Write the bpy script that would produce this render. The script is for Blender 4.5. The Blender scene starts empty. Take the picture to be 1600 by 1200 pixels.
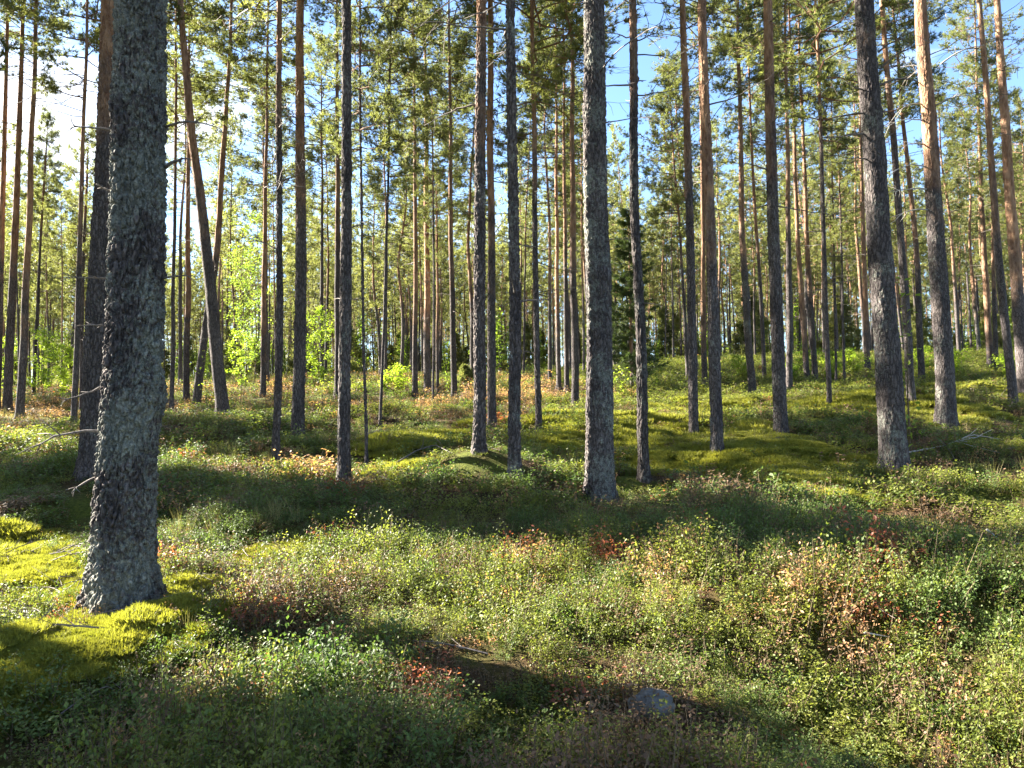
import bpy, math, random
import numpy as np
from mathutils import Vector, Matrix, Quaternion

# ------------------------------------------------------------------ camera, sky, sun, exposure
F = 1150.0                      # focal length in pixels of a 1600 wide picture
EYE = np.array([0.0, 0.0, 1.5])
PITCH = math.radians(2.5)
ROLL = 0.0157
SUN_AZ = math.radians(66)       # towards -X, away from the viewing direction (+Y)
SUN_EL = math.radians(30)

scene = bpy.context.scene
COL = scene.collection
cR = np.array([math.cos(ROLL), 0.0, -math.sin(ROLL)])
cF = np.array([0.0, math.cos(PITCH), math.sin(PITCH)])
cR = cR - cF * cR.dot(cF); cR /= np.linalg.norm(cR)
cU = np.cross(cR, cF)
cam_d = bpy.data.cameras.new('camera')
cam = bpy.data.objects.new('camera', cam_d); COL.objects.link(cam)
cam_d.sensor_width = 36; cam_d.lens = 36 * F / 1600
cam_d.clip_start = 0.05; cam_d.clip_end = 2000
M = Matrix.Identity(4)
for i in range(3):
    M[i][0] = cR[i]; M[i][1] = cU[i]; M[i][2] = -cF[i]; M[i][3] = EYE[i]
cam.matrix_world = M
scene.camera = cam

world = bpy.data.worlds.new('World'); scene.world = world
world.use_nodes = True
wn = world.node_tree.nodes; wl = world.node_tree.links
wn.clear()
w_out = wn.new('ShaderNodeOutputWorld'); w_bg = wn.new('ShaderNodeBackground')
w_sky = wn.new('ShaderNodeTexSky'); w_sky.sky_type = 'NISHITA'; w_sky.sun_disc = False
w_sky.sun_elevation = SUN_EL; w_sky.sun_rotation = -SUN_AZ
w_sky.air_density = 0.85; w_sky.dust_density = 0.2; w_sky.ozone_density = 3.5
w_tc = wn.new('ShaderNodeTexCoord'); w_map = wn.new('ShaderNodeMapping'); w_map.inputs['Scale'].default_value = (1, 1, 2.6)
w_noise = wn.new('ShaderNodeTexNoise'); w_noise.inputs['Scale'].default_value = 2.6; w_noise.inputs['Detail'].default_value = 7; w_noise.inputs['Roughness'].default_value = 0.55
w_ramp = wn.new('ShaderNodeValToRGB'); w_ramp.color_ramp.elements[0].position = 0.57; w_ramp.color_ramp.elements[1].position = 0.72
w_mix = wn.new('ShaderNodeMixRGB'); w_mix.inputs['Color2'].default_value = (4.6, 4.8, 5.1, 1)
wl.new(w_tc.outputs['Generated'], w_map.inputs['Vector']); wl.new(w_map.outputs[0], w_noise.inputs['Vector'])
w_sep = wn.new('ShaderNodeSeparateXYZ'); w_add = wn.new('ShaderNodeMath'); w_add.operation = 'MULTIPLY_ADD'; w_add.inputs[1].default_value = -0.16
wl.new(w_tc.outputs['Generated'], w_sep.inputs[0]); wl.new(w_sep.outputs[0], w_add.inputs[0]); wl.new(w_noise.outputs['Fac'], w_add.inputs[2])
wl.new(w_add.outputs[0], w_ramp.inputs['Fac']); wl.new(w_ramp.outputs['Color'], w_mix.inputs['Fac'])
wl.new(w_sky.outputs['Color'], w_mix.inputs['Color1']); wl.new(w_mix.outputs[0], w_bg.inputs['Color'])
w_bg.inputs['Strength'].default_value = 0.05
wl.new(w_bg.outputs[0], w_out.inputs[0])

sun_d = bpy.data.lights.new('sun', 'SUN'); sun_d.energy = 5.0; sun_d.angle = math.radians(0.5); sun_d.color = (1.0, 0.92, 0.78)
sun = bpy.data.objects.new('sun', sun_d); COL.objects.link(sun)
SUN_DIR = Vector((-math.sin(SUN_AZ) * math.cos(SUN_EL), math.cos(SUN_AZ) * math.cos(SUN_EL), math.sin(SUN_EL)))
sun.rotation_mode = 'QUATERNION'; sun.rotation_quaternion = SUN_DIR.to_track_quat('Z', 'Y'); sun.location = SUN_DIR * 60

scene.view_settings.view_transform = 'Standard'; scene.view_settings.look = 'None'
scene.view_settings.gamma = 1; scene.view_settings.exposure = 3.3
scene.render.engine = 'CYCLES'
scene.cycles.max_bounces = 6; scene.cycles.diffuse_bounces = 3; scene.cycles.glossy_bounces = 2
scene.cycles.transmission_bounces = 3; scene.cycles.transparent_max_bounces = 4
scene.cycles.use_denoising = True

rng = np.random.default_rng(7)
random.seed(7)

# ------------------------------------------------------------------ noise
def _h(ix, iy, iz, s=0):
    n = (ix.astype(np.int64) * 374761393 + iy.astype(np.int64) * 668265263 + iz.astype(np.int64) * 1274126177 + s * 974711) & 0xffffffff
    n = ((n ^ (n >> 13)) * 1274126177) & 0xffffffff
    n = ((n ^ (n >> 16)) * 2246822519) & 0xffffffff
    return ((n ^ (n >> 15)) & 0xffffff) / float(0xffffff)

def vnoise(x, y, z=None, s=0):
    x = np.asarray(x, float); y = np.asarray(y, float)
    z = np.zeros_like(x) if z is None else np.asarray(z, float)
    ix, iy, iz = np.floor(x), np.floor(y), np.floor(z)
    fx, fy, fz = x - ix, y - iy, z - iz
    fx, fy, fz = [t * t * t * (t * (t * 6 - 15) + 10) for t in (fx, fy, fz)]
    out = 0
    for dx in (0, 1):
        for dy in (0, 1):
            for dz in (0, 1):
                w = (fx if dx else 1 - fx) * (fy if dy else 1 - fy) * (fz if dz else 1 - fz)
                out = out + w * _h(ix + dx, iy + dy, iz + dz, s)
    return out * 2 - 1

def fbm(x, y, z=None, s=0, octv=4):
    a, t, f = 1.0, 0, 1.0
    for o in range(octv):
        t = t + a * vnoise(np.asarray(x) * f, np.asarray(y) * f, None if z is None else np.asarray(z) * f, s + o * 17)
        a *= 0.5; f *= 2.03
    return t

def worley_edge(p, s=0):
    c = np.floor(p); best = np.full(len(p), 9.0); sec = np.full(len(p), 9.0)
    for dx in (-1, 0, 1):
        for dy in (-1, 0, 1):
            for dz in (-1, 0, 1):
                q = c + np.array([dx, dy, dz])
                j = np.stack([_h(q[:, 0], q[:, 1], q[:, 2], s + k) for k in (1, 2, 3)], 1)
                d = np.linalg.norm(q + j - p, axis=1)
                sec = np.minimum(sec, np.maximum(best, d)); best = np.minimum(best, d)
    return sec - best

# ------------------------------------------------------------------ terrain
PY = np.array([-400, -60, 0, 3, 4.8, 8.5, 10, 12.5, 14, 16, 21, 26, 34, 42, 60, 75, 110, 200, 500.])
PZ = np.array([-1, 0, 0.02, 0.07, 0.21, 0.5, 0.68, 0.9, 1.05, 1.22, 1.68, 2.2, 3.02, 3.75, 5.15, 5.7, 6.2, 6.4, 6.0])
def _prof(y):
    return sum(np.interp(y + o, PY, PZ) * w for o, w in ((-0.8, .2), (-.4, .2), (0, .2), (.4, .2), (.8, .2)))
MOUNDS = [(-2.45, 3.95, 0.5, 0.13), (-0.35, 9.4, 1.0, 0.46), (1.6, 5.1, .8, .15), (-1.0, 5.3, .7, .13), (3.6, 3.9, .6, .12), (0.2, 3.3, .5, -.12), (-4.6, 7.6, .9, -.16), (3.2, 11.6, 1.2, .16), (7.2, 10.5, 1.3, .25), (-2.2, 11.6, 1.0, -.15), (-6.5, 13.0, 1.5, .25), (2.2, 15.5, 1.6, .2), (6.0, 18.5, 1.6, -.2), (2.9, 4.6, 0.8, 0.14), (0.6, 6.0, 1.3, 0.10), (5.6, 14.0, 2.2, 0.30),
          (-5.5, 9.5, 1.6, 0.22), (9.5, 17.5, 2.0, 0.35), (-3.4, 5.2, .35, -.08), (1.3, 3.6, .7, -.10), (4.2, 7.0, 1.3, -.22), (-7.5, 15., 2.5, .25), (1.5, 13.5, 1.2, .15)]
def gz(x, y):
    x = np.asarray(x, float); y = np.asarray(y, float)
    z = _prof(y) + 0.15 * fbm(x / 2.6, y / 2.6, s=3, octv=3) + 0.02 * vnoise(x / .35, y / .35, s=9)
    far = np.clip((np.hypot(x, y) - 25) / 40, 0, 1)
    z = z + far * 0.5 * vnoise(x / 17, y / 17, s=31)
    z = z + .022 * x * np.clip((y - 15) / 30, 0, 1) + .075 * vnoise(x / .9, y / .9, s=41) * np.clip(1.5 - y / 30, 0, 1)
    for mx, my, r, h in MOUNDS:
        z = z + h * np.exp(-((x - mx) ** 2 + (y - my) ** 2) / (r * r))
    return z

def ray(px, py):
    d = cF * F + cR * (px - 800) + cU * (600 - py)
    return d / np.linalg.norm(d)
def hit(px, py, fallback=60):
    d = ray(px, py)
    t = np.concatenate([np.arange(1.5, 40, .04), np.arange(40, 110, .2)])
    p = EYE + t[:, None] * d
    b = np.nonzero(p[:, 2] < gz(p[:, 0], p[:, 1]))[0]
    q = p[b[0]] if len(b) else EYE + d / d[1] * fallback
    return np.array([q[0], q[1], float(gz(q[0], q[1]))])
def at_depth(px, py, Y):
    d = ray(px, py)
    return EYE + d * (Y / d[1])
def proj(p):
    v = np.asarray(p) - EYE
    return 800 + F * v.dot(cR) / v.dot(cF), 600 - F * v.dot(cU) / v.dot(cF)

# ------------------------------------------------------------------ materials
def mat(name):
    m = bpy.data.materials.new(name); m.use_nodes = True
    n = m.node_tree.nodes; n.clear()
    return m, n, m.node_tree.links
def ramp(n, stops):
    r = n.new('ShaderNodeValToRGB'); e = r.color_ramp.elements
    e[0].position, e[0].color = stops[0][0], (*stops[0][1], 1)
    e[1].position, e[1].color = stops[-1][0], (*stops[-1][1], 1)
    for p, c in stops[1:-1]:
        k = e.new(p); k.color = (*c, 1)
    return r
def math_n(n, l, op, a, b=None, clamp=False):
    m = n.new('ShaderNodeMath'); m.operation = op; m.use_clamp = clamp
    for i, v in enumerate((a, b)):
        if v is None: continue
        if isinstance(v, (int, float)): m.inputs[i].default_value = v
        else: l.new(v, m.inputs[i])
    return m.outputs[0]
def mixc(n, l, fac, a, b, blend='MIX'):
    m = n.new('ShaderNodeMixRGB'); m.blend_type = blend
    for k, v in zip(('Fac', 'Color1', 'Color2'), (fac, a, b)):
        if isinstance(v, (int, float)): m.inputs[k].default_value = v
        elif isinstance(v, tuple): m.inputs[k].default_value = (*v, 1)
        else: l.new(v, m.inputs[k])
    return m.outputs[0]
def noise_n(n, l, vec, scale, detail=4, rough=.55):
    t = n.new('ShaderNodeTexNoise'); t.inputs['Scale'].default_value = scale; t.inputs['Detail'].default_value = detail; t.inputs['Roughness'].default_value = rough
    l.new(vec, t.inputs['Vector']); return t

def bark_material():
    m, n, l = mat('pine_bark')
    out = n.new('ShaderNodeOutputMaterial'); bs = n.new('ShaderNodeBsdfPrincipled')
    tc = n.new('ShaderNodeTexCoord'); oi = n.new('ShaderNodeObjectInfo')
    off = n.new('ShaderNodeVectorMath'); off.operation = 'ADD'
    sc = n.new('ShaderNodeVectorMath'); sc.operation = 'SCALE'
    cmb = n.new('ShaderNodeCombineXYZ')
    l.new(oi.outputs['Random'], cmb.inputs[2]); l.new(cmb.outputs[0], sc.inputs[0]); sc.inputs['Scale'].default_value = 40
    l.new(tc.outputs['Object'], off.inputs[0]); l.new(sc.outputs[0], off.inputs[1])
    mp = n.new('ShaderNodeMapping'); mp.inputs['Scale'].default_value = (1, 1, .28); l.new(off.outputs[0], mp.inputs[0])
    vo = n.new('ShaderNodeTexVoronoi'); vo.feature = 'DISTANCE_TO_EDGE'; vo.inputs['Scale'].default_value = 26
    nz0 = noise_n(n, l, mp.outputs[0], 14, 4)
    wob = n.new('ShaderNodeVectorMath'); wob.operation = 'MULTIPLY_ADD'; wob.inputs[1].default_value = (.07, .07, .07)
    l.new(nz0.outputs['Color'], wob.inputs[0]); l.new(mp.outputs[0], wob.inputs[2]); l.new(wob.outputs[0], vo.inputs['Vector'])
    crack = ramp(n, [(0, (0, 0, 0)), (.22, (1, 1, 1))]); l.new(vo.outputs['Distance'], crack.inputs[0])
    fine = noise_n(n, l, off.outputs[0], 55, 5, .65)
    gcol = ramp(n, [(.25, (.065, .054, .054)), (.5, (.125, .108, .106)), (.75, (.20, .18, .17))]); l.new(fine.outputs['Fac'], gcol.inputs[0])
    grey = mixc(n, l, .6, gcol.outputs[0], crack.outputs[0], 'MULTIPLY')
    # lichen
    ln = noise_n(n, l, off.outputs[0], 26, 8, .75)
    lat = n.new('ShaderNodeAttribute'); lat.attribute_type = 'OBJECT'; lat.attribute_name = 'lichen'
    lbig = noise_n(n, l, off.outputs[0], 2.6, 3)
    lsum = math_n(n, l, 'ADD', math_n(n, l, 'ADD', ln.outputs['Fac'], lat.outputs['Fac']), math_n(n, l, 'MULTIPLY', math_n(n, l, 'SUBTRACT', lbig.outputs['Fac'], .5), .7))
    lr = ramp(n, [(.61, (0, 0, 0)), (.71, (.9, .9, .9))]); l.new(lsum, lr.inputs[0])
    lf = noise_n(n, l, off.outputs[0], 70, 3)
    lcol = ramp(n, [(.3, (.09, .098, .088)), (.7, (.31, .325, .28))]); l.new(lf.outputs['Fac'], lcol.inputs[0])
    grey2 = mixc(n, l, lr.outputs[0], grey, lcol.outputs[0])
    # orange upper bark
    fl = n.new('ShaderNodeTexVoronoi'); fl.inputs['Scale'].default_value = 16; l.new(wob.outputs[0], fl.inputs['Vector'])
    ocol = ramp(n, [(.0, (.115, .060, .040)), (.4, (.205, .112, .070)), (.8, (.37, .235, .15))])
    osum = math_n(n, l, 'ADD', math_n(n, l, 'MULTIPLY', fl.outputs['Distance'], .7), math_n(n, l, 'MULTIPLY', fine.outputs['Fac'], .55)); l.new(osum, ocol.inputs[0])
    sepz = n.new('ShaderNodeSeparateXYZ'); l.new(tc.outputs['Object'], sepz.inputs[0])
    oat = n.new('ShaderNodeAttribute'); oat.attribute_type = 'OBJECT'; oat.attribute_name = 'orange_from'
    hh = math_n(n, l, 'SUBTRACT', sepz.outputs[2], oat.outputs['Fac'])
    big = noise_n(n, l, off.outputs[0], 2.2, 4)
    hh = math_n(n, l, 'ADD', hh, math_n(n, l, 'MULTIPLY', math_n(n, l, 'SUBTRACT', big.outputs['Fac'], .5), 5.0))
    of = math_n(n, l, 'MULTIPLY', hh, .45, True)
    col = mixc(n, l, of, grey2, ocol.outputs[0])
    # per tree tone
    tone = ramp(n, [(.35, (.55, .52, .55)), (.65, (1.15, 1.12, 1.08))]); tn = noise_n(n, l, mp.outputs[0], 5, 4, .6); l.new(tn.outputs['Fac'], tone.inputs[0])
    col = mixc(n, l, .8, col, tone.outputs[0], 'MULTIPLY')
    hv = n.new('ShaderNodeHueSaturation'); l.new(col, hv.inputs['Color'])
    l.new(math_n(n, l, 'MULTIPLY_ADD', oi.outputs['Random'], .5), hv.inputs['Value'])
    hv.inputs['Value'].links[0].from_node.inputs[2].default_value = .75
    l.new(hv.outputs[0], bs.inputs['Base Color']); bs.inputs['Roughness'].default_value = .9
    bs.inputs['Specular IOR Level'].default_value = .2
    hgt = math_n(n, l, 'ADD', math_n(n, l, 'MULTIPLY', crack.outputs[0], 1.0), math_n(n, l, 'MULTIPLY', fine.outputs['Fac'], .6))
    bp = n.new('ShaderNodeBump'); bp.inputs['Strength'].default_value = .8; bp.inputs['Distance'].default_value = .015
    l.new(hgt, bp.inputs['Height']); l.new(bp.outputs[0], bs.inputs['Normal'])
    l.new(bs.outputs[0], out.inputs[0])
    return m

def leaf_material(name, c_lo, c_hi, trans=.4, rough=.5, tscale=1.6, patch=1.5, sat=.1):
    """two tones, mixed per plant and by where the plant grows, part of the light going through the leaf"""
    m, n, l = mat(name)
    out = n.new('ShaderNodeOutputMaterial'); bs = n.new('ShaderNodeBsdfPrincipled'); tr = n.new('ShaderNodeBsdfTranslucent'); mx = n.new('ShaderNodeMixShader')
    oi = n.new('ShaderNodeObjectInfo'); geo = n.new('ShaderNodeNewGeometry')
    pn = noise_n(n, l, geo.outputs['Position'], patch, 3)
    rr = math_n(n, l, 'ADD', math_n(n, l, 'MULTIPLY', oi.outputs['Random'], .35), math_n(n, l, 'MULTIPLY', geo.outputs['Random Per Island'], .30))
    f = math_n(n, l, 'ADD', rr, math_n(n, l, 'MULTIPLY', math_n(n, l, 'SUBTRACT', pn.outputs['Fac'], .4), 1.2), True)
    col = mixc(n, l, f, c_lo, c_hi)
    l.new(col, bs.inputs['Base Color']); bs.inputs['Roughness'].default_value = rough; bs.inputs['Specular IOR Level'].default_value = .35
    tcol = mixc(n, l, 1.0, col, (tscale, tscale * 1.05, tscale * .6), 'MULTIPLY')
    l.new(tcol, tr.inputs['Color']); mx.inputs[0].default_value = trans
    l.new(bs.outputs[0], mx.inputs[1]); l.new(tr.outputs[0], mx.inputs[2]); l.new(mx.outputs[0], out.inputs[0])
    return m

def plain_material(name, c_lo, c_hi, scale=20, rough=.85, bump=.3):
    m, n, l = mat(name)
    out = n.new('ShaderNodeOutputMaterial'); bs = n.new('ShaderNodeBsdfPrincipled'); tc = n.new('ShaderNodeTexCoord')
    t = noise_n(n, l, tc.outputs['Object'], scale, 6, .65)
    r = ramp(n, [(.3, c_lo), (.7, c_hi)]); l.new(t.outputs['Fac'], r.inputs[0]); l.new(r.outputs[0], bs.inputs['Base Color'])
    bs.inputs['Roughness'].default_value = rough
    bp = n.new('ShaderNodeBump'); bp.inputs['Strength'].default_value = bump; bp.inputs['Distance'].default_value = .02
    l.new(t.outputs['Fac'], bp.inputs['Height']); l.new(bp.outputs[0], bs.inputs['Normal']); l.new(bs.outputs[0], out.inputs[0])
    return m

def ground_material():
    m, n, l = mat('forest_floor')
    out = n.new('ShaderNodeOutputMaterial'); bs = n.new('ShaderNodeBsdfPrincipled'); geo = n.new('ShaderNodeNewGeometry')
    P = geo.outputs['Position']
    a = noise_n(n, l, P, 1.1, 6, .6); b = noise_n(n, l, P, 30, 6, .7); c = noise_n(n, l, P, .35, 4)
    litter = ramp(n, [(.3, (.022, .016, .010)), (.55, (.07, .042, .022)), (.75, (.15, .085, .04))]); l.new(b.outputs['Fac'], litter.inputs[0])
    green = ramp(n, [(.3, (.03, .045, .008)), (.7, (.11, .125, .02))]); l.new(b.outputs['Fac'], green.inputs[0])
    gf = ramp(n, [(.42, (0, 0, 0)), (.58, (1, 1, 1))]); l.new(a.outputs['Fac'], gf.inputs[0])
    base = mixc(n, l, gf.outputs[0], litter.outputs[0], green.outputs[0])
    at = n.new('ShaderNodeAttribute'); at.attribute_name = 'moss'
    mcol = ramp(n, [(.3, (.035, .032, .010)), (.55, (.14, .14, .018)), (.75, (.28, .255, .035))]); l.new(b.outputs['Fac'], mcol.inputs[0])
    mf = math_n(n, l, 'ADD', at.outputs['Fac'], math_n(n, l, 'MULTIPLY', math_n(n, l, 'SUBTRACT', a.outputs['Fac'], .5), .8), True)
    col = mixc(n, l, mf, base, mcol.outputs[0])
    l.new(col, bs.inputs['Base Color']); bs.inputs['Roughness'].default_value = .95; bs.inputs['Specular IOR Level'].default_value = .1
    bp = n.new('ShaderNodeBump'); bp.inputs['Strength'].default_value = .9; bp.inputs['Distance'].default_value = .04
    l.new(b.outputs['Fac'], bp.inputs['Height']); l.new(bp.outputs[0], bs.inputs['Normal']); l.new(bs.outputs[0], out.inputs[0])
    return m

BARK = bark_material()
TWIG = plain_material('dead_twig', (.07, .055, .05), (.20, .17, .15), 30)
LIMB = plain_material('pine_limb', (.10, .055, .035), (.26, .14, .08), 12)
NEEDLE_FAR_LIT = leaf_material('far_pine_needle_lightened', (.085, .098, .048), (.215, .210, .080), .55, .5, 1.7, .3)  # paler copy of the needle colour, light painted in for the dim far wood
NEEDLE = leaf_material('pine_needle', (.070, .086, .042), (.190, .190, .066), .52, .5, 1.7, .5)
SPRUCE = leaf_material('spruce_needle', (.030, .050, .022), (.085, .115, .04), .32, .5, 1.4, .8)
LEAF_Y = leaf_material('birch_leaf', (.13, .20, .025), (.32, .38, .05), .55, .45, 1.7, 1.0)
LEAF_G = leaf_material('rowan_leaf', (.10, .17, .03), (.28, .34, .05), .5, .45, 1.6, 1.0)
M_GREEN = leaf_material('lingonberry_leaf', (.050, .095, .025), (.150, .190, .046), .36, .55, 1.6, 1.2)
M_YELL = leaf_material('bilberry_leaf', (.074, .108, .025), (.220, .222, .046), .46, .5, 1.6, 1.6)
M_RED = leaf_material('red_leaf', (.20, .05, .03), (.38, .13, .07), .4, .5, 1.6, 2.0)
M_TAN = leaf_material('brown_leaf', (.085, .050, .030), (.22, .13, .075), .3, .6, 1.3, 2.0)
M_ORG = leaf_material('orange_leaf', (.30, .15, .07), (.52, .32, .19), .4, .5, 1.5, 2.0)
M_MOSS = leaf_material('moss_frond', (.105, .118, .016), (.315, .295, .05), .38, .7, 1.5, 2.5)
M_GRASS = leaf_material('dry_grass', (.12, .12, .04), (.34, .28, .14), .3, .6, 1.3, 2.0)
STEM = plain_material('shrub_stem', (.06, .045, .025), (.14, .10, .05), 30)
STONE = plain_material('grey_stone', (.05, .05, .048), (.17, .165, .155), 14, .9, .5)
WOOD = plain_material('bleached_wood', (.22, .20, .18), (.48, .45, .41), 15, .8)

# ------------------------------------------------------------------ mesh helpers
class MB:
    def __init__(s): s.v = []; s.f = []; s.m = []; s.n = 0
    def add(s, v, f, mi):
        s.v.append(np.asarray(v, float)); s.f.extend([tuple(i + s.n for i in q) for q in f]); s.m.extend([mi] * len(f)); s.n += len(v)
    def tris(s, v, k, mi):          # v (N*k,3): N separate faces with k corners
        n = len(v) // k
        idx = (np.arange(n * k).reshape(n, k) + s.n).tolist()
        s.v.append(np.asarray(v, float)); s.f.extend(map(tuple, idx)); s.m.extend([mi] * n); s.n += len(v)
    def tube(s, pts, rad, sides, mi, cap=True):
        pts = np.asarray(pts, float); n = len(pts)
        t = np.gradient(pts, axis=0); t /= np.linalg.norm(t, axis=1)[:, None] + 1e-9
        ref = np.array([0, 0, 1.]) if abs(t[0][2]) < .8 else np.array([1., 0, 0])
        a = np.cross(t, ref); a /= np.linalg.norm(a, axis=1)[:, None] + 1e-9
        b = np.cross(t, a)
        an = np.arange(sides) * 2 * np.pi / sides
        ring = pts[:, None] + np.asarray(rad)[:, None, None] * (np.cos(an)[None, :, None] * a[:, None] + np.sin(an)[None, :, None] * b[:, None])
        f = [(i * sides + j, i * sides + (j + 1) % sides, (i + 1) * sides + (j + 1) % sides, (i + 1) * sides + j) for i in range(n - 1) for j in range(sides)]
        if cap: f += [tuple(range(sides))[::-1], tuple((n - 1) * sides + j for j in range(sides))]
        s.add(ring.reshape(-1, 3), f, mi)
    def mesh(s, name, mats, smooth=False):
        me = bpy.data.meshes.new(name)
        me.from_pydata(np.concatenate(s.v).tolist(), [], s.f)
        for m in mats: me.materials.append(m)
        me.polygons.foreach_set('material_index', np.array(s.m, dtype=np.int32))
        if smooth: me.polygons.foreach_set('use_smooth', np.ones(len(s.f), dtype=bool))
        me.update(); return me

def link(name, data, parent=None, loc=None):
    o = bpy.data.objects.new(name, data); COL.objects.link(o)
    if parent: o.parent = parent
    if loc is not None: o.location = loc
    return o
def tag(o, label, cat=None, group=None, kind=None):
    if label: o['label'] = label
    if cat: o['category'] = cat
    if group: o['group'] = group
    if kind: o['kind'] = kind
    return o

def unit(v): return v / (np.linalg.norm(v, axis=-1, keepdims=True) + 1e-9)

def blades(r, P, D, K, ln, wd, spread):
    """K needle blades (triangles) fanned round direction D at each point P"""
    N = len(P)
    P = np.repeat(P, K, 0); D = np.repeat(D, K, 0)
    d = unit(D + r.normal(0, spread, P.shape))
    side = unit(np.cross(d, r.normal(0, 1, P.shape)))
    L = (ln * r.uniform(.7, 1.25, (len(P), 1))); W = wd * r.uniform(.7, 1.2, (len(P), 1))
    p0 = P + d * L * .08
    return np.stack([p0 - side * W * .5, p0 + side * W * .5, p0 + d * L], 1).reshape(-1, 3)

def limb_pts(r, base, az, el, L, droop, n=6):
    t = np.linspace(0, 1, n)
    h = np.array([math.cos(az), math.sin(az), 0.]); perp = np.array([-h[1], h[0], 0])
    wob = np.cumsum(r.normal(0, .06 * L, n)) * (t > 0)
    z = L * t * math.sin(el) + droop * L * (t * t - t * .6)
    return base + (L * t * math.cos(el))[:, None] * h + wob[:, None] * perp + np.stack([0 * t, 0 * t, z], 1)

def along(pts, t):
    k = t * (len(pts) - 1); i = np.minimum(k.astype(int), len(pts) - 2); f = (k - i)[:, None]
    return pts[i] * (1 - f) + pts[i + 1] * f, unit(pts[i + 1] - pts[i])

def crown_mesh(name, seed, hc=9.0, low=5.0, n_live=42, n_dead=20, spread=2.0, K=14, ln=.135, wd=.017, twigs=10, per=8, lod=False, top_r=.045, shape=.25):
    """Scots pine crown: bare dead limbs below, needle clad limbs above; z 0 is the lowest live limb, hc the tip"""
    r = np.random.default_rng(seed); mb = MB()
    for i in range(n_dead):                                            # bare limbs under the crown
        z = -low * r.random() ** 1.6 + r.uniform(0, 1.2); az = r.uniform(0, 6.28); L = r.uniform(.4, 1.5) * (1.15 if z > -2 else .7)
        p = limb_pts(r, np.array([0, 0, z]), az, r.uniform(-.25, .25), L, r.uniform(-.2, .3))
        mb.tube(p, np.linspace(.014, .004, len(p)), 3, 2, False)
        if not lod:
            for t in r.uniform(.3, 1, r.integers(2, 6)):
                q, d = along(p, np.array([t])); dd = unit(d[0] + r.normal(0, .7, 3))
                tp = np.stack([q[0], q[0] + dd * .2, q[0] + dd * .4 + r.normal(0, .06, 3)])
                mb.tube(tp, [.006, .005, .003], 3, 2, False)
    PP, DD = [], []
    for i in range(n_live):
        u = (i + r.random()) / n_live
        z = hc * (round(u ** .9 * 15) / 15 * .95 + r.normal(0, .006))
        if lod is False and r.random() < .06: continue
        prof = min(1, .55 + u / shape * .45) if u < shape else (1 - ((u - shape) / (1 - shape)) ** 1.6 * .82)
        L = spread * prof * r.uniform(.55, 1.2)
        az = i * 2.4 + r.uniform(-.5, .5); el = -.05 + .75 * u + r.uniform(-.15, .2)
        p = limb_pts(r, np.array([0, 0, z]), az, el, L, r.uniform(-.1, .35))
        mb.tube(p, np.linspace(.026 * (.4 + .6 * prof), .006, len(p)), 3 if lod else 4, 0, False)
        nt = max(2, int(twigs * (.5 + .5 * prof) * r.uniform(.7, 1.3)))
        for t in np.sort(r.uniform(.28, 1.0, nt)):
            q, d = along(p, np.array([t])); q = q[0]; d = d[0]
            dd = unit(d * .8 + r.normal(0, .55, 3) + np.array([0, 0, .25]))
            tl = r.uniform(.3, .75) * (1.1 - .4 * t) * (.6 + .4 * prof)
            e = q + dd * tl + np.array([0, 0, .12 * tl])
            if not lod: mb.tube(np.stack([q, (q + e) / 2 + r.normal(0, .02, 3), e]), [.007, .005, .003], 3, 0, False)
            s = np.sort(r.uniform(.25, 1.0, per)); s[-1] = 1
            pp = q + (e - q) * s[:, None] + r.normal(0, .07, (per, 3))
            PP.append(pp); DD.append(unit(dd + r.normal(0, .45, (per, 3)) + np.array([0, 0, .3])))
    PP = np.concatenate(PP); DD = np.concatenate(DD)
    mb.tris(blades(r, PP, DD, K, ln, wd, .55), 3, 1)
    return mb.mesh(name, [LIMB, NEEDLE_FAR_LIT if lod else NEEDLE, TWIG])

CROWNS = [crown_mesh('pine_crown', 100 + k, n_live=int(52 + 5 * (k % 3)), spread=[2.0, 1.7, 2.3, 1.9, 2.1, 1.6, 2.4][k], shape=[.25, .4, .2, .3, .45, .25, .35][k]) for k in range(7)]
CROWNS_FAR = [crown_mesh('far_pine_crown', 200 + k, n_live=40, n_dead=12, K=12, ln=.25, wd=.032, twigs=6, per=4, lod=True, spread=[2.0, 1.7, 2.2, 1.9][k]) for k in range(4)]

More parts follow.
